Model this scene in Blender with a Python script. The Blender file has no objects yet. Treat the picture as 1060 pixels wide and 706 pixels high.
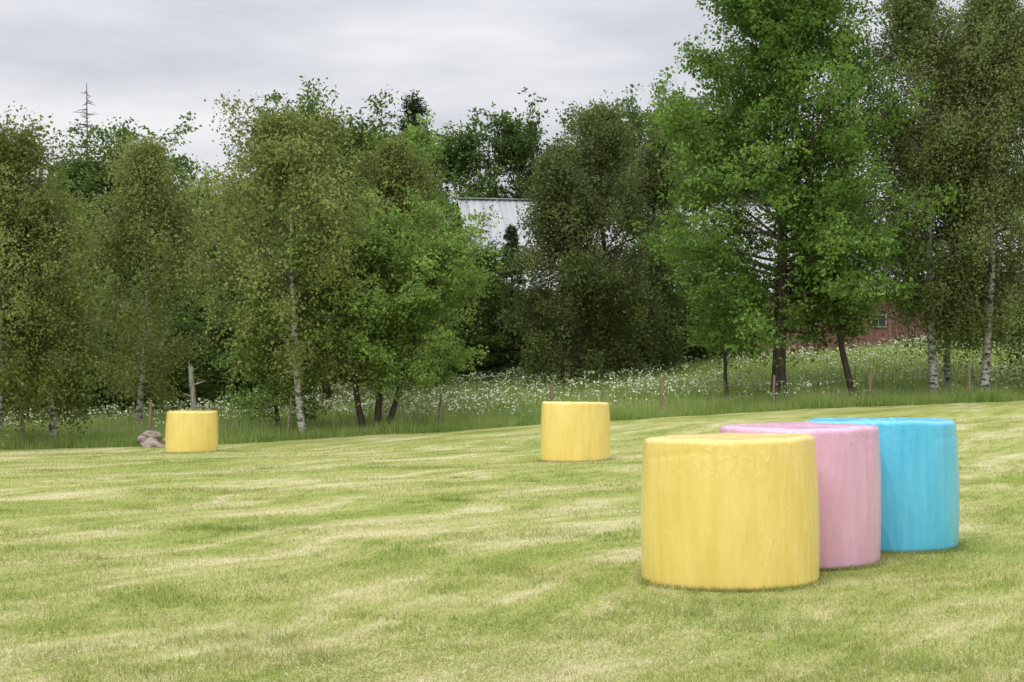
import bpy, math, numpy as np
from mathutils import Vector
sc=bpy.context.scene
sc.view_settings.view_transform='Standard'
try: sc.view_settings.look='None'
except Exception: pass
sc.view_settings.exposure=0; sc.view_settings.gamma=1

# ---------------------------------------------------------------- terrain
def sm(t): t=np.clip(t,0,1); return t*t*(3-2*t)
def n2(x,y,s=1.0,p=0.0):
    x=x*s;y=y*s
    return (np.sin(1.3*x+0.7*y+p)+np.sin(-0.8*x+1.7*y+2.1+p)+np.sin(2.9*x-1.1*y+4.2+p*1.7)*.6+np.sin(2.1*x+3.3*y+.7+p*.6)*.5)/3.1
def yb(x):
    x=np.asarray(x,float)
    return 45+(np.clip(x,-40,60)+14.3)*0.45+0.5*np.sin(x*.35)+.3*np.sin(x*.9+1)
def H(x,y):
    x=np.asarray(x,float);y=np.asarray(y,float)
    h=sm((y-18)/32)*(0.04+0.036*np.clip(x,-30,50))
    t=np.clip((y-yb(x))/24,0,1)
    rise=np.clip(1.15+0.05*x,-0.1,2.9)
    h=h+rise*(0.45*t+0.55*sm(t))
    h=h+0.02*np.clip(y-95,0,200)
    h=h+0.045*n2(x,y,.5)*sm((y-5)/10)+0.10*n2(x,y,.12,1.)*sm((y-20)/20)
    h=h-.09*np.exp(-((x-1.3)**2+(y-33)**2)/60)-.13*np.exp(-((x+9)**2+(y-43.5)**2)/60)
    return h

# ---------------------------------------------------------------- mesh helpers
class MB:
    def __init__(s): s.v=[];s.q=[];s.t=[];s.n=0
    def add(s,V,F,mat=0,tint=None,smooth=False):
        V=np.asarray(V,np.float32).reshape(-1,3);F=np.asarray(F,np.int64)
        if tint is None: tint=np.full(len(F),.5)
        e=(F+s.n,np.full(len(F),mat),np.asarray(tint),np.full(len(F),smooth))
        (s.q if F.shape[1]==4 else s.t).append(e)
        s.v.append(V);s.n+=len(V)
    def mesh(s,name,mats):
        V=np.concatenate(s.v);me=bpy.data.meshes.new(name)
        loops=[];tot=[];mi=[];ti=[];smo=[]
        for L,k in((s.q,4),(s.t,3)):
            for F,m,t,g in L:
                loops.append(F.ravel());tot.append(np.full(len(F),k));mi.append(m);ti.append(t);smo.append(g)
        loops=np.concatenate(loops);tot=np.concatenate(tot)
        me.vertices.add(len(V));me.vertices.foreach_set('co',V.ravel())
        me.loops.add(len(loops));me.loops.foreach_set('vertex_index',loops.astype(np.int32))
        me.polygons.add(len(tot))
        st=np.concatenate([[0],np.cumsum(tot)[:-1]]).astype(np.int32)
        me.polygons.foreach_set('loop_start',st)
        me.polygons.foreach_set('material_index',np.concatenate(mi).astype(np.int32))
        me.polygons.foreach_set('use_smooth',np.concatenate(smo).astype(bool))
        a=me.attributes.new('tint','FLOAT','FACE');a.data.foreach_set('value',np.concatenate(ti).astype(np.float32))
        for m in mats: me.materials.append(m)
        me.update(calc_edges=True)
        return me
def obj(name,me,loc=(0,0,0),parent=None,rot=0,scale=(1,1,1)):
    o=bpy.data.objects.new(name,me);sc.collection.objects.link(o)
    o.location=loc;o.rotation_euler=(0,0,rot);o.scale=scale
    if parent: o.parent=parent
    return o
def norm(a): return a/np.maximum(np.linalg.norm(a,axis=-1,keepdims=True),1e-9)
def tubes(P,R,sides=6):
    P=np.asarray(P,float);N,K,_=P.shape
    T=norm(np.gradient(P,axis=1))
    m=np.abs(T.mean(1)[:,2])>.75
    ref=np.where(m[:,None],np.array([1.,0,0]),np.array([0,0,1.]))[:,None,:]
    n1=norm(np.cross(T,np.broadcast_to(ref,T.shape)));n2_=np.cross(T,n1)
    a=np.arange(sides)*2*np.pi/sides
    V=P[:,:,None,:]+R[:,:,None,None]*(np.cos(a)[None,None,:,None]*n1[:,:,None,:]+np.sin(a)[None,None,:,None]*n2_[:,:,None,:])
    idx=np.arange(N*K*sides).reshape(N,K,sides);nx=np.roll(idx,-1,axis=2)
    F=np.stack([idx[:,:-1],nx[:,:-1],nx[:,1:],idx[:,1:]],-1).reshape(-1,4)
    return V.reshape(-1,3),F
def leaves(C,size,rng,up=.6,asp=.7):
    n=len(C)
    nn=norm(rng.normal(size=(n,3))+np.array([0,0,up]))
    t=norm(np.cross(nn,rng.normal(size=(n,3))));b=np.cross(nn,t)
    s=(size*rng.uniform(.6,1.35,n))[:,None]
    V=np.stack([C-t*s*.6,C+b*s*asp*.5+nn*s*.1,C+t*s*.6,C-b*s*asp*.5+nn*s*.1],1)
    return V.reshape(-1,3),np.arange(n*4).reshape(n,4)

def box(mb,c,d,mat=0,tint=None):
    c=np.array(c,float);d=np.array(d,float)/2
    V=np.array([[x,y,z] for x in(-1,1) for y in(-1,1) for z in(-1,1)])*d+c
    F=[[0,1,3,2],[4,6,7,5],[0,4,5,1],[2,3,7,6],[0,2,6,4],[1,5,7,3]]
    mb.add(V,F,mat,None if tint is None else np.full(6,tint))

# ---------------------------------------------------------------- materials
def newmat(name):
    m=bpy.data.materials.new(name);m.use_nodes=True;nt=m.node_tree;nt.nodes.clear()
    out=nt.nodes.new('ShaderNodeOutputMaterial');return m,nt,out
def N(nt,t,**k):
    n=nt.nodes.new(t)
    for a,b in k.items(): setattr(n,a,b)
    return n
def mathn(nt,op,a,b=None,c=None):
    n=N(nt,'ShaderNodeMath',operation=op)
    for i,v in enumerate((a,b,c)):
        if v is None: continue
        if isinstance(v,(int,float)): n.inputs[i].default_value=v
        else: nt.links.new(v,n.inputs[i])
    return n.outputs[0]
def ramp(nt,f,stops):
    r=N(nt,'ShaderNodeValToRGB');e=r.color_ramp.elements
    while len(e)<len(stops): e.new(.5)
    for i,(p,c) in enumerate(stops): e[i].position=p;e[i].color=(*c,1)
    nt.links.new(f,r.inputs[0]);return r.outputs[0]
def noise(nt,vec,scale,detail=3,rough=.55):
    n=N(nt,'ShaderNodeTexNoise');n.inputs['Scale'].default_value=scale;n.inputs['Detail'].default_value=detail;n.inputs['Roughness'].default_value=rough
    if vec is not None: nt.links.new(vec,n.inputs['Vector'])
    return n.outputs[0]
def mapping(nt,vec,rot=(0,0,0),scale=(1,1,1)):
    m=N(nt,'ShaderNodeMapping');m.inputs['Rotation'].default_value=rot;m.inputs['Scale'].default_value=scale
    nt.links.new(vec,m.inputs['Vector']);return m.outputs[0]
def mixc(nt,f,a,b,mode='MIX'):
    n=N(nt,'ShaderNodeMix',data_type='RGBA',blend_type=mode)
    for s,v in ((0,f),(6,a),(7,b)):
        if isinstance(v,(int,float)): n.inputs[s].default_value=v
        elif isinstance(v,tuple): n.inputs[s].default_value=(*v,1)
        else: nt.links.new(v,n.inputs[s])
    return n.outputs[2]

def leafmat(name,dark,mid,light,trans=.3):
    m,nt,out=newmat(name)
    at=N(nt,'ShaderNodeAttribute',attribute_name='tint')
    oi=N(nt,'ShaderNodeObjectInfo')
    f=mathn(nt,'ADD',at.outputs['Fac'],mathn(nt,'MULTIPLY',mathn(nt,'SUBTRACT',oi.outputs['Random'],.5),.35))
    c=ramp(nt,f,[(.1,dark),(.5,mid),(.92,light)])
    p=N(nt,'ShaderNodeBsdfDiffuse')
    t=N(nt,'ShaderNodeBsdfTranslucent')
    nt.links.new(c,p.inputs['Color'])
    nt.links.new(c,t.inputs['Color'])
    mx=N(nt,'ShaderNodeMixShader');mx.inputs[0].default_value=trans
    nt.links.new(p.outputs[0],mx.inputs[1]);nt.links.new(t.outputs[0],mx.inputs[2]);nt.links.new(mx.outputs[0],out.inputs[0])
    return m
M_maple=leafmat('maple_leaf',(.115,.20,.042),(.185,.30,.065),(.29,.42,.105),.35)
M_birch=leafmat('birch_leaf',(.11,.15,.052),(.17,.215,.075),(.255,.305,.115),.33)
M_birchy=leafmat('birch_leaf_yellowish',(.15,.185,.052),(.24,.28,.085),(.345,.385,.14),.35)
M_bush=leafmat('alder_leaf',(.155,.24,.058),(.25,.37,.092),(.38,.49,.148),.37)
M_dark=leafmat('forest_leaf',(.065,.11,.03),(.115,.18,.045),(.185,.27,.072),.28)
M_willow=leafmat('willow_leaf',(.10,.13,.047),(.15,.19,.064),(.225,.27,.10),.3)
M_con=leafmat('conifer_needles',(.03,.055,.025),(.05,.085,.037),(.08,.125,.055),.12)

def barkmat(name,base,dk,birch=False):
    m,nt,out=newmat(name);g=N(nt,'ShaderNodeNewGeometry')
    p=N(nt,'ShaderNodeBsdfDiffuse')
    if birch:
        v=mapping(nt,g.outputs['Position'],scale=(3,3,7));nz=noise(nt,v,1.2,4,.7)
        c=ramp(nt,nz,[(.42,dk),(.53,base),(.8,tuple(min(1,x*1.15) for x in base))])
    else:
        v=mapping(nt,g.outputs['Position'],scale=(14,14,2));nz=noise(nt,v,1.2,2,.6)
        c=ramp(nt,nz,[(.3,dk),(.7,base)])
    nt.links.new(c,p.inputs['Color'])
    nt.links.new(p.outputs[0],out.inputs[0]);return m
B_birch=barkmat('birch_bark',(.52,.50,.46),(.06,.05,.045),True)
def flat(name,c):
    m,nt,out=newmat(name);p=N(nt,'ShaderNodeBsdfDiffuse');p.inputs[0].default_value=(*c,1);nt.links.new(p.outputs[0],out.inputs[0]);return m
B_twig=flat('twig_bark',(.11,.09,.07))
B_brown=barkmat('brown_bark',(.12,.10,.08),(.045,.036,.03))
B_grey=barkmat('weathered_wood',(.48,.46,.42),(.2,.18,.15))

# field colour shared by ground and grass blades
A=math.radians(30)
def fieldcolor(nt,pos):
    r=mapping(nt,pos,rot=(0,0,A))
    w=noise(nt,mapping(nt,pos,scale=(.11,.11,0)),1,2)
    sep=N(nt,'ShaderNodeSeparateXYZ');nt.links.new(r,sep.inputs[0])
    p=mathn(nt,'ADD',sep.outputs[0],mathn(nt,'MULTIPLY',w,6.0))
    def sn(a,b,sc,dt=3,rg=.6):
        c=N(nt,'ShaderNodeCombineXYZ');nt.links.new(mathn(nt,'MULTIPLY',p,a),c.inputs[0]);nt.links.new(mathn(nt,'MULTIPLY',sep.outputs[1],b),c.inputs[1])
        return noise(nt,c.outputs[0],sc,dt,rg)
    st=sn(1.,.10,1.1,3,.65);st2=sn(5.,1.3,1.2,3,.7)
    big=noise(nt,mapping(nt,pos,scale=(.4,.4,0)),1,4,.65)
    f=mathn(nt,'MULTIPLY',mathn(nt,'SUBTRACT',st,.5),1.8)
    f=mathn(nt,'ADD',f,mathn(nt,'MULTIPLY',mathn(nt,'SUBTRACT',st2,.5),.85))
    f=mathn(nt,'ADD',f,mathn(nt,'MULTIPLY',mathn(nt,'SUBTRACT',big,.5),1.25))
    return mathn(nt,'ADD',f,.53)
GR=[(.10,(.225,.28,.072)),(.38,(.305,.35,.102)),(.62,(.405,.41,.16)),(.88,(.56,.52,.30))]
def fieldbladesmat():
    m,nt,out=newmat('mown_grass_blades');g=N(nt,'ShaderNodeNewGeometry')
    f=fieldcolor(nt,g.outputs['Position']);at=N(nt,'ShaderNodeAttribute',attribute_name='tint')
    f=mathn(nt,'ADD',f,mathn(nt,'MULTIPLY',mathn(nt,'SUBTRACT',at.outputs['Fac'],.5),.75))
    c=ramp(nt,f,GR+[(1.0,(.70,.65,.44))])
    d=N(nt,'ShaderNodeBsdfDiffuse');t=N(nt,'ShaderNodeBsdfTranslucent');mx=N(nt,'ShaderNodeMixShader');mx.inputs[0].default_value=.3
    nt.links.new(c,d.inputs[0]);nt.links.new(c,t.inputs[0]);nt.links.new(d.outputs[0],mx.inputs[1]);nt.links.new(t.outputs[0],mx.inputs[2]);nt.links.new(mx.outputs[0],out.inputs[0]);return m
def groundmat():
    m,nt,out=newmat('field_ground');g=N(nt,'ShaderNodeNewGeometry');pos=g.outputs['Position']
    f=fieldcolor(nt,pos)
    fine=noise(nt,pos,28,3,.7)
    f2=mathn(nt,'ADD',f,mathn(nt,'MULTIPLY',mathn(nt,'SUBTRACT',fine,.5),.5))
    c=ramp(nt,f2,GR)
    dk=noise(nt,pos,60,2,.7)
    c=mixc(nt,1.0,c,ramp(nt,dk,[(.3,(.70,.70,.66)),(.62,(1.,1.,1.))]),'MULTIPLY')
    zt=N(nt,'ShaderNodeAttribute',attribute_name='zone')
    mead=ramp(nt,noise(nt,pos,1.2,3),[(.3,(.17,.23,.07)),(.7,(.26,.31,.11))])
    c=mixc(nt,zt.outputs['Fac'],c,mead)
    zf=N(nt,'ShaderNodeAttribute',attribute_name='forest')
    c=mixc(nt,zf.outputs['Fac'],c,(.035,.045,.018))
    p=N(nt,'ShaderNodeBsdfDiffuse');nt.links.new(c,p.inputs[0])
    nt.links.new(p.outputs[0],out.inputs[0]);return m
M_tall=leafmat('tall_grass_blades',(.23,.34,.09),(.36,.45,.14),(.56,.58,.27),.38)
def plain(name,col,rough=.7,scale=6,amt=.15,bump=0.):
    m,nt,out=newmat(name);g=N(nt,'ShaderNodeNewGeometry');nz=noise(nt,g.outputs['Position'],scale,4,.6)
    c=ramp(nt,nz,[(.25,tuple(x*(1-amt*1.6) for x in col)),(.75,tuple(min(1,x*(1+amt)) for x in col))])
    p=N(nt,'ShaderNodeBsdfPrincipled');p.inputs['Roughness'].default_value=rough;nt.links.new(c,p.inputs['Base Color'])
    if bump:
        b=N(nt,'ShaderNodeBump');b.inputs['Strength'].default_value=bump;b.inputs['Distance'].default_value=.05
        nt.links.new(nz,b.inputs['Height']);nt.links.new(b.outputs[0],p.inputs['Normal'])
    nt.links.new(p.outputs[0],out.inputs[0]);return m

# ---------------------------------------------------------------- ground sheet
xs=np.concatenate([np.linspace(-600,-70,20)[:-1],np.linspace(-70,70,281),np.linspace(70,600,20)[1:]])
ys=np.concatenate([np.linspace(-80,0,20)[:-1],np.linspace(0,110,276),np.linspace(110,900,30)[1:]])
X,Y=np.meshgrid(xs,ys);Z=H(X,Y)
V=np.stack([X,Y,Z],-1).reshape(-1,3);nx_=len(xs);ny_=len(ys)
I=np.arange(nx_*ny_).reshape(ny_,nx_)
F=np.stack([I[:-1,:-1],I[:-1,1:],I[1:,1:],I[1:,:-1]],-1).reshape(-1,4)
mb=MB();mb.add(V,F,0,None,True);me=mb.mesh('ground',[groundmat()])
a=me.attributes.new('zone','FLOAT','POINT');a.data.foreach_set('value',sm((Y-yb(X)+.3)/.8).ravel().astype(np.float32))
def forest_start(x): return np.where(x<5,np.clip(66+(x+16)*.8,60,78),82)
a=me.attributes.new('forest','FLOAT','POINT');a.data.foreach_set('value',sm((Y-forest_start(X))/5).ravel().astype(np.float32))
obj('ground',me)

# ---------------------------------------------------------------- mown grass
rng=np.random.default_rng(3)
def blades(mb,x,y,h,w,rng,lean=.5,tint=None,mat=0,z=None):
    n=len(x);a=rng.uniform(0,2*np.pi,n);z=H(x,y) if z is None else z
    b=np.stack([x,y,z-.004],-1);d=np.stack([np.cos(a),np.sin(a),np.zeros(n)],-1)*(w/2)[:,None]
    la=rng.uniform(0,2*np.pi,n);l=np.abs(rng.normal(0,lean,n))*h
    tip=b+np.stack([np.cos(la)*l,np.sin(la)*l,h],-1)
    V=np.stack([b-d,b+d,tip],1).reshape(-1,3)
    mb.add(V,np.arange(n*3).reshape(n,3),mat,tint)
n=460000
u=rng.uniform(0,1,n);y0,y1=6.5,46.
y=1/(1/y0+(1/y1-1/y0)*u)     # denser close by
y=np.where(rng.random(n)<.22,rng.uniform(y0,y1,n),y)
x=rng.uniform(-1,1,n)*(.40*y+1.2)
keep=y<yb(x)+.2;x=x[keep];y=y[keep];n=len(x)
tuft=np.clip(n2(x,y,1.3,2.)*.6+n2(x,y,4.1,1.)*.5+.3*n2(x,y,9.,.3),0,1)
h=rng.uniform(.012,.034,n)*(1+1.5*tuft)*(1+y*.006)
w=rng.uniform(.0025,.005,n)*(1+y*.05)
mb=MB();blades(mb,x,y,h,w,rng,1.,np.clip(rng.normal(.5,.28,n)-.28*tuft,-.2,1.1))
# loose dry cuttings lying flat
k=100000;u=rng.uniform(0,1,k);y=1/(1/y0+(1/35-1/y0)*u);x=rng.uniform(-1,1,k)*(.4*y+1.2)
p=x*math.cos(A)-y*math.sin(A)
kp=rng.random(k)<(.3+.7*(n2(p,y*.1,1.6,3.)>.1));x=x[kp];y=y[kp];k=len(x)
blades(mb,x,y,rng.uniform(.003,.012,k),rng.uniform(.003,.005,k)*(1+y*.04),rng,5.,np.full(k,1.2),0,H(x,y)+rng.uniform(.008,.025,k))
# small leafy tufts missed by the mower
tf=[(-3.1,17.2,.25,900),(-4.4,23.5,.5,1300),(5.9,19.5,.7,1600),(-1.5,30.,.6,1200),(7.8,24.,.8,1600),(0.6,16.2,.5,1000)]
for _ in range(90):
    yy=rng.uniform(9,42);tf.append((rng.uniform(-.38,.38)*yy,yy,rng.uniform(.06,.25),int(rng.uniform(60,260))))
for cx,cy,r,c in tf:
    xx=cx+rng.normal(0,r,c)*1.6;yy=cy+rng.normal(0,r*.6,c)
    blades(mb,xx,yy,rng.uniform(.02,.06,c),rng.uniform(.004,.009,c),rng,.7,np.clip(rng.normal(.05,.2,c),-.3,.5))
obj('mown_grass',mb.mesh('mown_grass',[fieldbladesmat()]))

# ---------------------------------------------------------------- tall grass + meadow
mb=MB()
k=80000;x=rng.uniform(-32,38,k);y=yb(x)+np.abs(rng.normal(0,1.6,k))-.25+.35*n2(x,x*0,2.1)
h=rng.uniform(.12,.46,k)*(1+.5*n2(x,y,1.1))*(1+.3*n2(x,y,3.))
blades(mb,x,y,h,rng.uniform(.012,.03,k),rng,.35,np.clip(.34+.2*n2(x,y,.8,4)+rng.normal(0,.15,k),0,1))
k=190000;x=rng.uniform(-36,44,k);y=yb(x)+rng.uniform(.8,30,k)
h=rng.uniform(.20,.62,k)*(1+.3*n2(x,y,.6))
blades(mb,x,y,h,rng.uniform(.018,.04,k),rng,.4,np.clip(.52+.3*n2(x,y,.5,4)+rng.normal(0,.18,k),0,1))
obj('meadow_grass',mb.mesh('meadow_grass',[M_tall]))
mb=MB()
k=64000;x=rng.uniform(-30,40,k);y=yb(x)+rng.uniform(1.6,28,k)
dens=.30+.95*n2(x,y,.35,1.5)+.8*n2(x,y,1.2,.4)+.25*(x<6)
kp=(rng.random(k)<np.clip(dens,.02,1)*.5)&~((x<-11)&(y<58));x=x[kp];y=y[kp];k=len(x)
z=H(x,y)+rng.uniform(.30,.85,k)
for j in range(3):
    C=np.stack([x+rng.normal(0,.05,k),y+rng.normal(0,.05,k),z+rng.normal(0,.03,k)],-1)
    V_,F_=leaves(C,.07,rng,1.,.9);mb.add(V_,F_,0,rng.uniform(.3,.9,k))
st=np.stack([x,y,H(x,y)],-1);P=np.stack([st,np.stack([x,y,z],-1)],1)
V_,F_=tubes(P,np.full((k,2),.006),3);mb.add(V_,F_,1,np.full(len(F_),.4))
obj('white_wildflowers',mb.mesh('white_wildflowers',[flat('white_umbels',(.66,.69,.50)),M_tall]))

# ---------------------------------------------------------------- trees
def prof_round(r): return np.sqrt(np.clip(1-((r-.40)/.62)**2,0.02,1))
def prof_cone(r): return np.clip(np.minimum(.62+r*2.2,1.0)*(1-np.clip(r-.25,0,1)/.80)**.55,.08,1)
def prof_birch(r): return np.clip(np.minimum(.5+r*2.,1.)*(1-np.clip(r-.3,0,1)/.74)**.6,.1,1)
def prof_spruce(r): return np.clip((1-r)*.97,.04,1)
def prof_pine(r): return np.clip(np.sqrt(np.clip(1-((r-.55)/.5)**2,.02,1)),.1,1)
def tree_mb(mb,seed,Ht,R,base,nl,prof,e0,e1,droop,leaf,npt,ns=8,ntw=6,sig=.2,hang=0.,tr=.2,lean=(0,0),wob=.15,off=(0,0,0),barki=0,leafi=1,limbi=None,up=.6,asp=.7,subsp=.8,keep=1.,tw=1.):
    if limbi is None: limbi=barki
    rg=np.random.default_rng(seed);K=16;t=np.linspace(0,1,K)
    ph=rg.uniform(0,6.28,4)
    tp=np.stack([lean[0]*t**.8+wob*(np.sin(t*5+ph[0])-np.sin(ph[0]))*t**.5+.4*wob*np.sin(t*11+ph[1])*t,
                 lean[1]*t**.8+wob*(np.sin(t*4+ph[2])-np.sin(ph[2]))*t**.5,Ht*.97*t],-1)+np.array(off)
    rad=tr*((1-t)**.85)*(1+.4*np.exp(-t*28))+.012
    V_,F_=tubes(tp[None],rad[None],10);mb.add(V_,F_,barki,None,True)
    rel=np.sort(rg.uniform(0,1,nl))**.9;ti=base+(1-base)*rel*.985
    st=np.stack([np.interp(ti,t,tp[:,i]) for i in range(3)],-1);r0=np.interp(ti,t,rad)
    az=np.arange(nl)*2.39996+rg.normal(0,.5,nl)
    e=np.radians(e0+(e1-e0)*rel+rg.normal(0,9,nl))
    L=R*prof(rel)*rg.uniform(.58,1.25,nl)/np.maximum(np.cos(e),.55)
    d=np.stack([np.cos(az)*np.cos(e),np.sin(az)*np.cos(e),np.sin(e)],-1)
    s=np.linspace(0,1,7);wv=rg.normal(0,.06,(nl,1,3))*np.sin(s*4)[None,:,None]
    P=st[:,None]+d[:,None]*(L[:,None]*s)[:,:,None]+wv*L[:,None,None]
    P[:,:,2]-=droop*L[:,None]*s[None]**2
    RR=tw*np.minimum(r0*.45,.012+.013*L)[:,None]*(1-s*.85)[None]+.003
    V_,F_=tubes(P,RR,4);mb.add(V_,F_,limbi,None,True)
    M=nl*ns;li=np.repeat(np.arange(nl),ns);ss=rg.uniform(.15,1,M)**.8
    ip=ss*6;i0=np.clip(ip.astype(int),0,5);fr=(ip-i0)[:,None]
    sp=P[li,i0]*(1-fr)+P[li,i0+1]*fr
    dd=norm(d[li]+rg.normal(0,subsp,(M,3))*np.array([1,1,.7])+np.array([0,0,.1]))
    SL=(L[li]*.36*rg.uniform(.5,1.25,M)*(1.15-.55*ss)+.2)
    s4=np.linspace(0,1,4);P2=sp[:,None]+dd[:,None]*(SL[:,None]*s4)[:,:,None]
    P2[:,:,2]-=(droop*.8+.05)*SL[:,None]*s4[None]**2
    R2=(.009*(1-s4*.8))[None]*np.ones((M,1))+.002
    V_,F_=tubes(P2,R2,3);mb.add(V_,F_,limbi,None,True)
    T=M*ntw;si=np.repeat(np.arange(M),ntw);sf=rg.uniform(.15,1.1,T);
    ip=np.clip(sf,0,.999)*3;i0=ip.astype(int);fr=(ip-i0)[:,None]
    tc=P2[si,i0]*(1-fr)+P2[si,i0+1]*fr+rg.normal(0,sig*.8,(T,3))
    ltint=rg.normal(0,.12,nl);ttint=rg.normal(0,.09,T)
    cnt=rg.poisson(npt,T);ci=np.repeat(np.arange(T),cnt);n=len(ci)
    C=tc[ci]+rg.normal(0,sig*.6,(n,3))*np.array([1,1,.6])
    if hang>0:
        C[:,2]-=rg.exponential(hang,n)*(.5+rg.random(T)[ci])
    tint=.5+ltint[li[si[ci]]]+ttint[ci]+rg.normal(0,.09,n)+.12*n2(C[:,0]+C[:,2]*.7,C[:,1]+C[:,2],1.3,seed)
    C[:,2]=np.maximum(C[:,2],off[2]+.25)
    V_,F_=leaves(C,leaf,rg,up,asp);mb.add(V_,F_,leafi,tint)
    return n
total=0
def tree(name,x,y,bark,leafm,parts,rot=0):
    global total
    mb=MB()
    for p in parts:
        p.setdefault('limbi',2);total+=tree_mb(mb,**p)
    return obj(name,mb.mesh(name,[bark,leafm,B_twig]),(x,y,float(H(x,y))-.05),None,rot)
def birch(name,x,y,seed,Ht,R,base=.18,tr=.12,lean=(0,0),npt=8,leafm=M_birch,hang=.35,nl=55,leaf=.088,**k):
    return tree(name,x,y,B_birch,leafm,[dict(seed=seed,Ht=Ht,R=R,base=base,nl=nl,prof=prof_birch,e0=25,e1=62,droop=.22,leaf=leaf,npt=npt+1.5,ns=9,ntw=7,sig=.22,hang=hang,tr=tr,lean=lean,wob=.16,up=.3,asp=.8,tw=.75,**k)])
# left group
birch('birch_tree',-14.9,46.5,11,9.2,2.6,.16,.10,(.3,0),9,M_birchy)
birch('birch_tree',-13.7,48.,12,7.2,1.9,.2,.085,(-.2,.3),8,M_birchy)
birch('birch_tree',-13.0,56,13,10.0,2.4,.15,.11,(.1,0),9,M_birchy,.4)
birch('birch_tree',-17.6,52,14,10.0,2.7,.16,.11,(.1,0),8)
birch('birch_tree',-6.4,49.5,15,9.7,2.9,.20,.105,(-.9,.3),9,M_birchy,.35,nl=58)
birch('birch_tree',-4.2,58,16,9.8,2.4,.2,.11,(-.3,.2),9,M_birchy,.35)
# multi-stem alder
tree('alder_tree',-4.2,50.2,B_brown,M_bush,[
 dict(seed=21,Ht=5.7,R=2.0,base=.30,nl=34,prof=prof_round,e0=10,e1=60,droop=.05,leaf=.095,npt=11,ns=9,ntw=6,sig=.19,tr=.10,lean=(-1.2,.2),wob=.15,off=(-.35,0,0)),
 dict(seed=22,Ht=5.2,R=2.0,base=.30,nl=36,prof=prof_round,e0=5,e1=55,droop=.08,leaf=.095,npt=11,ns=9,ntw=6,sig=.19,tr=.09,lean=(1.7,.2),wob=.12,off=(.15,0,0)),
 dict(seed=23,Ht=5.9,R=1.8,base=.33,nl=30,prof=prof_round,e0=10,e1=60,droop=.05,leaf=.095,npt=11,ns=9,ntw=6,sig=.19,tr=.11,lean=(.1,.8),wob=.2)])
tree('alder_tree',-7.5,51.5,B_brown,M_bush,[
 dict(seed=24,Ht=4.0,R=1.8,base=.2,nl=34,prof=prof_round,e0=5,e1=55,droop=.05,leaf=.095,npt=9,ns=8,ntw=6,sig=.2,tr=.07,lean=(.2,0),wob=.2)])
tree('maple_tree',-7.4,64,B_brown,M_dark,[dict(seed=25,Ht=11.0,R=3.0,base=.15,nl=60,prof=prof_round,e0=10,e1=65,droop=.05,leaf=.14,npt=7,ns=9,ntw=7,sig=.26,tr=.18,wob=.2)])
tree('maple_tree',-4.7,66,B_brown,M_maple,[dict(seed=26,Ht=9.2,R=2.5,base=.12,nl=60,prof=prof_round,e0=10,e1=65,droop=.05,leaf=.14,npt=7,ns=9,ntw=7,sig=.26,tr=.18,wob=.2)])
# mid willows
for i,(x,y,ht,r) in enumerate(((2.1,70,10.4,2.3),(4.3,72,12.4,2.6),(6.8,76,11.4,2.3))):
    tree('willow_tree',x,y,B_brown,M_willow,[dict(seed=31+i,Ht=ht,R=r,base=.08,nl=76,prof=prof_birch,e0=10,e1=65,droop=.2,leaf=.12,npt=9.5,ns=9,ntw=6,sig=.24,hang=.35,tr=.15,wob=.2,up=.3,tw=.7)])
# the big maple
tree('maple_tree',9.95,60,B_brown,M_maple,[dict(seed=41,Ht=16.6,R=5.1,base=.13,nl=150,prof=prof_cone,e0=2,e1=68,droop=.02,leaf=.138,npt=9.5,ns=12,ntw=8,sig=.28,tr=.25,wob=.18,subsp=.85,tw=.8)])
tree('young_maple_tree',8.1,60.3,B_brown,M_maple,[dict(seed=42,Ht=5.2,R=1.8,base=.35,nl=26,prof=prof_round,e0=10,e1=60,droop=.05,leaf=.11,npt=7,ns=7,ntw=6,sig=.2,tr=.07,lean=(-.4,0),wob=.1)])
tree('maple_tree',12.9,60.2,B_brown,M_maple,[dict(seed=43,Ht=7.6,R=2.1,base=.40,nl=40,prof=prof_round,e0=12,e1=60,droop=.03,leaf=.12,npt=8,ns=8,ntw=6,sig=.24,tr=.13,lean=(-1.5,0),wob=.15)])
# right birches
birch('birch_tree',16.3,62,51,16.2,3.0,.16,.15,(-.7,0),10,M_birch,.5,80,.10)
birch('birch_tree',17.3,64,52,14.2,2.7,.19,.11,(.3,0),9,M_birch,.5,60,.10)
birch('birch_tree',18.2,62,53,15.8,3.1,.14,.15,(.5,0),10,M_birch,.5,80,.10)
birch('birch_tree',21.0,65,54,15.6,3.0,.12,.15,(.2,0),8,M_birch,.5,60,.11)
birch('birch_tree',25.5,66,55,14,3.0,.12,.15,(.2,0),7,M_birch,.5,50,.12)

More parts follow.
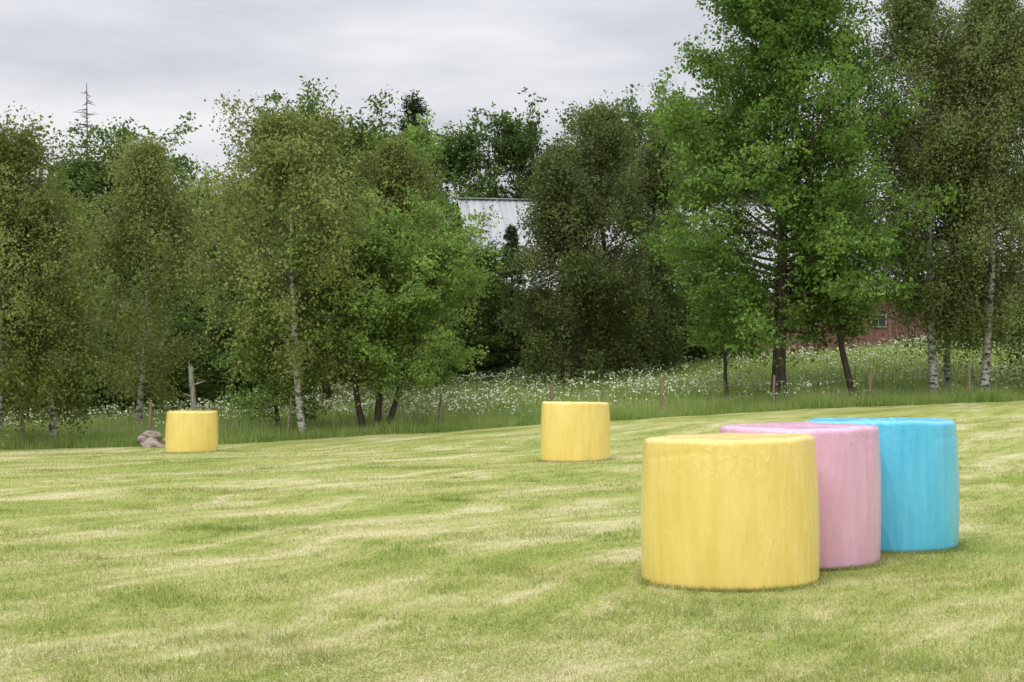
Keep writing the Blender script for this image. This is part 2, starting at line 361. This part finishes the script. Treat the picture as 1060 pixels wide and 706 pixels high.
# distant forest (instances of a few tree meshes)
def proto(name,bark,leafm,**k):
    mb=MB();k.setdefault('limbi',2);tree_mb(mb,**k);return mb.mesh(name,[bark,leafm,B_twig])
PR=[proto('forest_tree_a',B_brown,M_dark,seed=61,Ht=14,R=3.6,base=.12,nl=70,prof=prof_round,e0=5,e1=65,droop=.05,leaf=.2,npt=5,ns=9,ntw=6,sig=.3,tr=.2),
    proto('forest_tree_b',B_brown,M_maple,seed=62,Ht=14,R=3.2,base=.15,nl=66,prof=prof_round,e0=15,e1=65,droop=.05,leaf=.2,npt=5,ns=9,ntw=6,sig=.3,tr=.2),
    proto('forest_tree_c',B_brown,M_willow,seed=63,Ht=14,R=2.8,base=.12,nl=62,prof=prof_birch,e0=25,e1=62,droop=.2,leaf=.18,npt=6,ns=9,ntw=6,sig=.25,hang=.4,tr=.13),
    proto('forest_tree_d',B_brown,M_dark,seed=64,Ht=14,R=3.9,base=.10,nl=74,prof=prof_round,e0=0,e1=70,droop=.02,leaf=.2,npt=5,ns=9,ntw=6,sig=.32,tr=.2,wob=.5)]
SPR=proto('spruce_mesh',B_brown,M_con,seed=66,Ht=14,R=2.6,base=.04,nl=130,prof=prof_spruce,e0=-12,e1=35,droop=.18,leaf=.17,npt=6,ns=9,ntw=4,sig=.13,tr=.17,wob=.05,subsp=.5,asp=.4)
SHR=[proto('shrub_a',B_brown,M_dark,seed=68,Ht=3.6,R=2.0,base=.05,nl=32,prof=prof_round,e0=0,e1=60,droop=.05,leaf=.17,npt=5,ns=7,ntw=6,sig=.28,tr=.07),
     proto('shrub_b',B_brown,M_willow,seed=69,Ht=3.4,R=1.7,base=.05,nl=30,prof=prof_round,e0=10,e1=60,droop=.1,leaf=.15,npt=5,ns=7,ntw=6,sig=.25,tr=.06)]
forest=bpy.data.objects.new('distant_trees',None);sc.collection.objects.link(forest)
rg=np.random.default_rng(77);cnt=0
def put(me,x,y,ht,base=14.,wide=1.):
    global cnt
    cnt+=1;s=ht/base
    obj('forest_tree_part_%d'%cnt,me,(x,y,float(H(x,y))-.1),forest,rg.uniform(0,6.28),(s*wide,s*wide,s))
for y0_,hh,xe in ((72,8.2,-9),(80,10.8,-7.5),(90,12.6,-7.)):
    x=-42.+rg.uniform(0,2)
    while x<xe:
        put(PR[rg.integers(0,4)],x,y0_+rg.uniform(-2.5,2.5),hh*rg.uniform(.84,1.14));x+=rg.uniform(3.3,4.8)
x=-9.
while x<44:
    put(PR[rg.integers(0,4)],x,118+rg.uniform(-3,5),(16.4 if x<18 else 10.)*rg.uniform(.88,1.08),14,1.0);x+=rg.uniform(3.6,4.8)
x=34.
while x<50:
    put(PR[rg.integers(0,4)],x,84+rg.uniform(-5,8),10*rg.uniform(.85,1.1));x+=rg.uniform(3,4.5)
for y0_ in (0,5):
    x=-40.
    while x<8:
        put(SHR[rg.integers(0,2)],x,float(forest_start(np.array(x)))+y0_+rg.uniform(-1,1.5),rg.uniform(2.4,4.4),3.5);x+=rg.uniform(2.0,3.)
for x,y,h in ((7.5,82,4.2),(9.8,83,3.8),(24.5,83,3.)):
    put(SHR[rg.integers(0,2)],x,y,h,3.5)
put(PR[0],-1.6,76.5,5.9,14,1.5);put(PR[3],-3.9,78,6.8,14,1.3);put(PR[2],12.0,83,5.0,14,1.4)
# named conifers
for x,y,ht in ((-2.6,79,7.0),(.0,80,8.2),(-24,80,11.)):
    obj('spruce_tree',SPR,(x,y,float(H(x,y))-.05),None,rg.uniform(0,6),(ht/14*1.15,ht/14*1.15,ht/14))
pm=proto('pine_tree',B_brown,M_con,seed=70,Ht=19,R=2.1,base=.42,nl=50,prof=prof_spruce,e0=5,e1=45,droop=0,leaf=.17,npt=13,ns=6,ntw=5,sig=.24,tr=.2,wob=.3,asp=.45,subsp=.6)
obj('pine_tree',pm,(-6.4,96,float(H(-6.4,96))),None,1.4,(1.15,1.15,.97))
obj('pine_tree',pm,(1.2,108,float(H(1.2,108))),None,2.4,(.95,.95,.8))
# dead spruce spire
mb=MB();rg2=np.random.default_rng(5);t=np.linspace(0,1,8)
tp=np.stack([.1*np.sin(t*3),0*t,17.4*t],-1);V_,F_=tubes(tp[None],(.12*(1-t)+.018)[None],7);mb.add(V_,F_,0,None,True)
nb=130;hz=rg2.uniform(8,17.,nb);az=rg2.uniform(0,6.28,nb);LL=(17.9-hz)*.22*rg2.uniform(.3,1.3,nb)+.12
s=np.linspace(0,1,5);P=np.zeros((nb,5,3));P[:,:,0]=np.cos(az)[:,None]*LL[:,None]*s;P[:,:,1]=np.sin(az)[:,None]*LL[:,None]*s;P[:,:,2]=hz[:,None]-.1*s+.25*LL[:,None]*s**2*rg2.uniform(-.8,2,nb)[:,None]
V_,F_=tubes(P,(.024*(1-s*.7))[None]*np.ones((nb,1)),4);mb.add(V_,F_,0,None,True)
obj('dead_spruce_tree',mb.mesh('dead_spruce_tree',[barkmat('dead_spruce_bark',(.16,.14,.12),(.08,.07,.06))]),(-21.8,82,float(H(-21.8,82))))

# broken snag
mb=MB();t=np.linspace(0,1,12)
tp=np.stack([.06*np.sin(t*4),0*t,2.2*t],-1);V_,F_=tubes(tp[None],(.10-.025*t+.03*np.exp(-t*12))[None],12)
V_=V_.reshape(12,12,3);V_[-1,:,2]+=np.array([.2,.1,-.1,.05,.15,.25,.1,-.05,.0,.1,-.1,.1]);V_[-1,:,:2]=V_[-2,:,:2]*.7+V_[-1,:,:2]*.3
mb.add(V_.reshape(-1,3),F_,0,None,True)
s=np.linspace(0,1,5)
for z0,a_,l_ in((1.75,0.2,.42),(1.4,3.3,.25),(1.0,.6,.3)):
    P=np.stack([np.cos(a_)*l_*s,np.sin(a_)*l_*s,z0+.35*l_*s],-1);V_,F_=tubes(P[None],(.03*(1-.6*s))[None],6);mb.add(V_,F_,0,None,True)
obj('dead_tree_snag',mb.mesh('dead_tree_snag',[B_grey]),(-9.85,49.5,float(H(-9.85,49.5))-.05))

# rock pile
mb=MB();rg3=np.random.default_rng(9)
import bmesh
def rock(c,r,tint):
    bm=bmesh.new();bmesh.ops.create_icosphere(bm,subdivisions=3,radius=1)
    V_=np.array([v.co[:] for v in bm.verts]);F_=np.array([[v.index for v in f.verts] for f in bm.faces]);bm.free()
    for _ in range(11):
        nn=norm(rg3.normal(size=3));dd=rg3.uniform(.45,.8);q=V_@nn;V_=V_-np.where(q>dd,(q-dd),0)[:,None]*nn
    V_=V_*(1+.04*np.sin(V_@rg3.normal(0,5,3)))[:,None]
    mb.add(V_*np.array(r)+np.array(c),F_,0,np.full(len(F_),tint),False)
for c,r in (((0,0,.12),(.34,.26,.2)),((.42,.15,.12),(.28,.22,.17)),((-.26,.2,.18),(.26,.3,.26)),((-.05,.3,.36),(.32,.24,.14)),((.28,-.2,.06),(.18,.16,.11)),((.62,.1,.06),(.18,.18,.11))):
    rock(c,r,rg3.uniform(.2,.9))
obj('rock_pile',mb.mesh('rock_pile',[plain('stone',(.38,.30,.26),.9,4,.4,.6)]),(-10.35,46.2,float(H(-10.35,46.2))+.0))

# wire fence
mb=MB();fx=np.arange(-30,36,3.9)+rg3.uniform(-.4,.4,17);fy=yb(fx)+1.3
tops=[]
for x,y in zip(fx,fy):
    z=float(H(x,y));s=np.linspace(0,1,4);lx,ly=rg3.normal(0,.05,2);hh=rg3.uniform(1.1,1.4)
    P=np.stack([x+lx*s,y+ly*s,z-.1+(hh+.1)*s],-1);V_,F_=tubes(P[None],np.array([[.045,.045,.043,.04]]),8);mb.add(V_,F_,0,None,True)
    cap=V_[-8:];mb.add(np.vstack([cap,[P[-1]+[0,0,.02]]]),[[i,(i+1)%8,8] for i in range(8)],0)
    tops.append((x+lx*.8,y-.05,z,hh))
for fh in (.5,.95):
    for a_,b_ in zip(tops[:-1],tops[1:]):
        s=np.linspace(0,1,6);P=np.stack([a_[0]+(b_[0]-a_[0])*s,a_[1]+(b_[1]-a_[1])*s,a_[2]+fh+(b_[2]-a_[2])*s-.05*np.sin(np.pi*s)],-1)
        V_,F_=tubes(P[None],np.full((1,6),.005),4);mb.add(V_,F_,1)
obj('wire_fence',mb.mesh('wire_fence',[plain('post_wood',(.30,.22,.16),.9,9,.3,.4),plain('galvanised_wire',(.25,.25,.25),.5)]))

# ---------------------------------------------------------------- barn
def barn(name,x,y,L,W,base,eave,ridge,rot,wall,roof,trim,nwin,ov=.5):
    e=bpy.data.objects.new(name,None);sc.collection.objects.link(e);e.location=(x,y,0);e.rotation_euler=(0,0,rot)
    mb=MB();t=.15
    box(mb,(L/2,t/2,(base+eave)/2),(L,t,eave-base));box(mb,(L/2,W-t/2,(base+eave)/2),(L,t,eave-base))
    for xx in(t/2,L-t/2):
        box(mb,(xx,W/2,(base+eave)/2),(t,W-2*t,eave-base))
        V_=[[xx-t/2,0,eave+.003],[xx-t/2,W,eave+.003],[xx-t/2,W/2,ridge],[xx+t/2,0,eave+.003],[xx+t/2,W,eave+.003],[xx+t/2,W/2,ridge]]
        mb.add(V_,[[0,1,2],[3,5,4]]);mb.add(V_,[[0,2,5,3],[1,4,5,2],[0,3,4,1]])
    obj('walls',mb.mesh('walls',[wall]),(0,0,0),e)
    mb=MB();k=(ridge-eave)/(W/2)
    nr=int(L/.35)
    for sgn in(0,1):
        ya,za=(-ov,eave-ov*k+.08) if not sgn else (W+ov,eave-ov*k+.08)
        xx=np.linspace(-ov,L+ov,nr*4+1);zz=.025*np.sin(np.arange(nr*4+1)*np.pi/2)
        a_=np.stack([xx,np.full_like(xx,ya),za+zz],-1);b_=np.stack([xx,np.full_like(xx,W/2),ridge+.08+zz],-1)
        nn_=len(xx);V_=np.vstack([a_,b_,a_-[0,0,.06],b_-[0,0,.06]]);i=np.arange(nn_-1)
        F_=np.concatenate([np.stack([i,i+1,i+1+nn_,i+nn_],-1),np.stack([i,i+1,i+1+nn_,i+nn_],-1)+2*nn_,np.stack([i,i+1,i+1+2*nn_,i+2*nn_],-1)])
        mb.add(V_,F_)
    box(mb,(L/2,W/2,ridge+.16),(L+2*ov,.35,.05))
    obj('roof',mb.mesh('roof',[roof]),(0,0,0),e)
    mb=MB()
    for i in range(nwin):
        wx=L*(i+.5)/nwin;wz=base+(eave-base)*.62
        if i==nwin//2:
            box(mb,(wx,-.03,base+1.4),(2.6,.06,2.8),0);box(mb,(wx,-.07,base+1.4),(.12,.03,2.7),1)
            box(mb,(wx,-.075,base+2.86),(2.9,.1,.12),1)
            continue
        box(mb,(wx,-.02,wz),(.8,.04,.6),2)
        for dx in(-.44,.44): box(mb,(wx+dx,-.04,wz),(.07,.08,.74),1)
        for dz in(-.34,.34): box(mb,(wx,-.045,wz+dz),(.8,.07,.07),1)
        box(mb,(wx,-.055,wz),(.04,.03,.6),1)
    obj('windows_and_door',mb.mesh('windows_and_door',[wall,trim,plain(name+'_glass',(.03,.035,.04),.15)]),(0,0,0),e)
    return e
def boardmat(name,col):
    m,nt,out=newmat(name);tc=N(nt,'ShaderNodeTexCoord')
    wv=N(nt,'ShaderNodeTexWave',wave_type='BANDS',bands_direction='X');wv.inputs['Scale'].default_value=1.6;nt.links.new(tc.outputs['Object'],wv.inputs['Vector'])
    nz=noise(nt,mapping(nt,tc.outputs['Object'],scale=(6,6,.6)),1,4)
    c=ramp(nt,nz,[(.3,tuple(v*.65 for v in col)),(.7,tuple(v*1.2 for v in col))])
    p=N(nt,'ShaderNodeBsdfPrincipled');p.inputs['Roughness'].default_value=.85;nt.links.new(c,p.inputs['Base Color'])
    b=N(nt,'ShaderNodeBump');b.inputs['Distance'].default_value=.03;nt.links.new(wv.outputs[1],b.inputs['Height']);nt.links.new(b.outputs[0],p.inputs['Normal'])
    nt.links.new(p.outputs[0],out.inputs[0]);return m
def roofmat():
    m,nt,out=newmat('pale_metal_roof');tc=N(nt,'ShaderNodeTexCoord');o=tc.outputs['Object']
    wv=N(nt,'ShaderNodeTexWave',wave_type='BANDS',bands_direction='X');wv.inputs['Scale'].default_value=.32;nt.links.new(o,wv.inputs['Vector'])
    nz=noise(nt,mapping(nt,o,scale=(1.5,.25,.25)),1.3,4,.6)
    c=ramp(nt,nz,[(.3,(.31,.32,.33)),(.7,(.43,.44,.45))])
    c=mixc(nt,1.,c,ramp(nt,wv.outputs[1],[(.0,(.8,.8,.81)),(.16,(1,1,1))]),'MULTIPLY')
    p=N(nt,'ShaderNodeBsdfPrincipled');p.inputs['Roughness'].default_value=.55;nt.links.new(c,p.inputs['Base Color'])
    nt.links.new(p.outputs[0],out.inputs[0]);return m
trim=plain('weathered_trim',(.35,.3,.27),.6)
barn('red_barn',-1.5,87.5,33,14,1.8,6.7,12.0,math.radians(10),boardmat('red_boards',(.27,.13,.105)),roofmat(),trim,8)
barn('white_house',29,86,9,7,2.6,5.2,7.8,math.radians(-6),boardmat('white_boards',(.7,.68,.62)),plain('tile_roof',(.16,.08,.06),.8,4,.2),trim,3,.35)

# ---------------------------------------------------------------- bales
def balemat(name,col,deep):
    m,nt,out=newmat(name);tc=N(nt,'ShaderNodeTexCoord');o=tc.outputs['Object']
    st=noise(nt,mapping(nt,o,rot=(.08,.06,0),scale=(9,9,.9)),1.3,4,.6)
    bl=noise(nt,o,2.2,3)
    f=mathn(nt,'ADD',mathn(nt,'MULTIPLY',st,.6),mathn(nt,'MULTIPLY',bl,.4))
    p=N(nt,'ShaderNodeBsdfPrincipled');p.inputs['Roughness'].default_value=.36;p.inputs['Specular IOR Level'].default_value=.5
    p.inputs['Coat Weight'].default_value=.5;p.inputs['Coat Roughness'].default_value=.12
    def ridge(rot,scale,sc,pw,dt=2):
        n=noise(nt,mapping(nt,o,rot=rot,scale=scale),sc,dt,.5)
        r=mathn(nt,'SUBTRACT',1.,mathn(nt,'ABSOLUTE',mathn(nt,'MULTIPLY',mathn(nt,'SUBTRACT',n,.5),5.)))
        return mathn(nt,'POWER',mathn(nt,'MAXIMUM',r,0.),pw)
    r1=ridge((.10,.12,0),(4.5,4.5,.8),1.2,6.)       # long tension folds
    r2=ridge((-.35,.3,.4),(6.,6.,2.6),1.4,5.)       # diagonal wrinkles
    r3=ridge((.2,-.2,1.),(10.,10.,6.),1.3,4.,3)      # small crumples
    sp=N(nt,'ShaderNodeSeparateXYZ');nt.links.new(o,sp.inputs[0])
    top=ramp(nt,sp.outputs[2],[(.70,(.12,.12,.12)),(1.,(1,1,1))])
    msk=ramp(nt,noise(nt,o,1.9,2),[(.42,(0,0,0)),(.60,(1,1,1))])
    hh=mathn(nt,'MULTIPLY',st,.55)
    hh=mathn(nt,'ADD',hh,mathn(nt,'MULTIPLY',r1,.22))
    hh=mathn(nt,'ADD',hh,mathn(nt,'MULTIPLY',mathn(nt,'MULTIPLY',r2,msk),.16))
    hh=mathn(nt,'ADD',hh,mathn(nt,'MULTIPLY',mathn(nt,'MULTIPLY',r3,top),.14))
    # stretched film is thinner and paler along the folds
    f=mathn(nt,'ADD',f,mathn(nt,'MULTIPLY',r1,.07))
    c=ramp(nt,f,[(.32,deep),(.52,col),(.70,tuple(min(.95,v*1.03+.04) for v in col))])
    nt.links.new(c,p.inputs['Base Color'])
    b=N(nt,'ShaderNodeBump');b.inputs['Strength'].default_value=.55;b.inputs['Distance'].default_value=.022
    nt.links.new(hh,b.inputs['Height']);nt.links.new(b.outputs[0],p.inputs['Normal']);nt.links.new(b.outputs[0],p.inputs['Coat Normal'])
    nt.links.new(p.outputs[0],out.inputs[0]);return m
Y_=balemat('yellow_film',(.85,.645,.18),(.79,.565,.125))
P_=balemat('pink_film',(.74,.41,.57),(.68,.36,.52))
B_=balemat('blue_film',(.10,.54,.80),(.065,.47,.74))
def bale(name,x,y,D,Hh,mat,seed,tilt=(0,0),res=384,rot=0):
    rg=np.random.default_rng(seed);R=D/2;sh=.042
    pr=[];
    for r in np.linspace(.0,R-sh,14)[0:]: pr.append((r,0.,0))
    for a_ in np.linspace(-90,0,9)[1:]: pr.append((R-sh+sh*math.cos(math.radians(a_)),sh+sh*math.sin(math.radians(a_)),0))
    for z in np.linspace(sh,Hh-sh,60)[1:]: pr.append((R,z,1))
    for a_ in np.linspace(0,90,12)[1:]: pr.append((R-sh+sh*math.cos(math.radians(a_)),Hh-sh+sh*math.sin(math.radians(a_)),2))
    for r in np.linspace(R-sh,0.001,26)[1:]: pr.append((r,Hh,3))
    pr=np.array(pr);pr[0,0]=.001
    K=len(pr);a_=np.linspace(0,2*np.pi,res,endpoint=False)
    r=pr[:,0][:,None]*np.ones(res)[None];z=pr[:,1][:,None]*np.ones(res)[None];zn=z/Hh;rr=r/R;AA=a_[None]
    ph=rg.uniform(0,6.28,10)
    bulge=.012*np.sin(np.pi*np.clip(zn,0,1))-.014*(zn)**3
    dr=bulge+.010*np.sin(2*AA+ph[0]+zn)+.007*np.sin(3*AA+ph[1]+zn*1.8)+.0030*np.sin(7*AA+ph[2]+2*zn)+.0016*np.sin(13*AA+ph[3]-1.5*zn)*np.sin(5*zn+ph[4])
    dr=dr+.0022*np.exp(-((zn-.95)/.06)**2)*np.sin(31*AA+ph[6]+3*np.sin(3*AA))*(.5+.5*np.sin(5*AA+ph[7]))
    dr=dr-.004*np.exp(-((zn-.89-.02*np.sin(4*AA+ph[8]))/.018)**2)*np.clip(np.sin(2*AA+ph[9]),0,1)
    for _ in range(30):
        a0=rg.uniform(0,2*np.pi);sl=rg.normal(0,.3);wd=rg.uniform(.012,.022);am=rg.uniform(-.003,.005);z0=rg.uniform(.1,1.);zl=rg.uniform(.12,.45)
        da=(AA-a0-sl*(zn-.5)-.05*np.sin(6*zn+a0)+np.pi)%(2*np.pi)-np.pi
        dr=dr+am*np.exp(-(da/wd)**2)*np.exp(-((zn-z0)/zl)**2)
    r2=r+dr*np.clip(rr*1.2-.1,0,1)
    dz=np.where(zn>.5,1,0)*(.008*(1-rr**2)+(.006*np.sin(3*AA+ph[7])+.003*np.sin(9*AA+ph[8]+4*rr))*rr**1.5*np.clip((zn-.8)*6,0,1))
    for _ in range(8):
        a0=rg.uniform(0,6.28);q=r*np.cos(AA-a0)-rg.uniform(-.4,.4);dz=dz+rg.uniform(.002,.006)*np.exp(-(q/.015)**2)*np.clip((zn-.9)*10,0,1)
    z2=z+dz
    V_=np.stack([r2*np.cos(AA),r2*np.sin(AA),z2],-1)
    I=np.arange(K*res).reshape(K,res);J=np.roll(I,-1,1)
    F_=np.stack([I[:-1],J[:-1],J[1:],I[1:]],-1).reshape(-1,4)
    mb=MB();mb.add(V_.reshape(-1,3),F_,0,None,True)
    o=obj(name,mb.mesh(name,[mat]),(x,y,float(H(x,y))-.012));o.rotation_euler=(tilt[0],tilt[1],rot);return o
rd=math.radians
bale('yellow_hay_bale',1.75,12.9,1.40,1.16,Y_,1,(rd(-.3),rd(-1.2)))
bale('pink_hay_bale',2.50,14.0,1.39,1.18,P_,2,(0,rd(-.6)),384,1.1)
bale('blue_hay_bale',3.45,15.1,1.39,1.19,B_,3,(0,rd(.4)),384,2.3)
bale('yellow_hay_bale',1.26,32.3,1.39,1.19,Y_,4,(0,rd(.8)),192,.7)
bale('yellow_hay_bale',-8.6,43.2,1.36,1.12,Y_,5,(0,rd(-.5)),192,1.9)
# slightly longer grass around the foot of each bale
mb=MB()
for cx,cy,D in((1.75,12.9,1.40),(2.50,14.0,1.39),(3.45,15.1,1.39),(1.26,32.3,1.39),(-8.6,43.2,1.36)):
    c=3200;a_=rng.uniform(0,6.28,c);r=D/2+.0+np.abs(rng.normal(0,.035,c))
    blades(mb,cx+r*np.cos(a_),cy+r*np.sin(a_),rng.uniform(.015,.06,c),rng.uniform(.003,.006,c)*(1+cy*.04),rng,.7,np.clip(rng.normal(.55,.3,c),-.1,1.2))
obj('grass_fringe',mb.mesh('grass_fringe',[bpy.data.materials['mown_grass_blades']]))

# ---------------------------------------------------------------- sky and light
w=bpy.data.worlds.new('World');sc.world=w;w.use_nodes=True;nt=w.node_tree;nt.nodes.clear()
out=N(nt,'ShaderNodeOutputWorld');bg=N(nt,'ShaderNodeBackground');bg.inputs[1].default_value=.1
sky=N(nt,'ShaderNodeTexSky',sky_type='NISHITA');sky.sun_disc=False;sky.sun_elevation=rd(50);sky.sun_rotation=rd(210)
tc=N(nt,'ShaderNodeTexCoord');sep=N(nt,'ShaderNodeSeparateXYZ');nt.links.new(tc.outputs['Generated'],sep.inputs[0])
zc=mathn(nt,'MAXIMUM',sep.outputs[2],0.)
lum=mathn(nt,'ADD',mathn(nt,'MULTIPLY',mathn(nt,'POWER',zc,1.3),17.),7.0)
cl=noise(nt,mapping(nt,tc.outputs['Generated'],rot=(0,rd(-8),0),scale=(2.2,2.2,9)),1.7,5,.55)
cl2=ramp(nt,cl,[(.34,(.72,.74,.79)),(.50,(.89,.90,.94)),(.66,(1.09,1.09,1.10))])
vm=N(nt,'ShaderNodeVectorMath',operation='SCALE');nt.links.new(cl2,vm.inputs[0]);nt.links.new(lum,vm.inputs['Scale'])
c=mixc(nt,.93,sky.outputs[0],vm.outputs[0])
nt.links.new(c,bg.inputs[0]);nt.links.new(bg.outputs[0],out.inputs[0])
L=bpy.data.lights.new('sun','SUN');L.energy=1.35;L.angle=rd(28);L.color=(1,.97,.92)
lo=bpy.data.objects.new('sun',L);sc.collection.objects.link(lo);lo.rotation_euler=(rd(40),0,rd(-30))

cam=bpy.data.cameras.new('camera');cam.lens=56.5;cam.sensor_width=36;cam.clip_end=2000;cam.clip_start=.1
co=bpy.data.objects.new('camera',cam);sc.collection.objects.link(co);co.location=(0,0,1.6)
co.rotation_euler=(rd(90)+math.atan(38/1664),0,0);sc.camera=co
print('leaves',total)
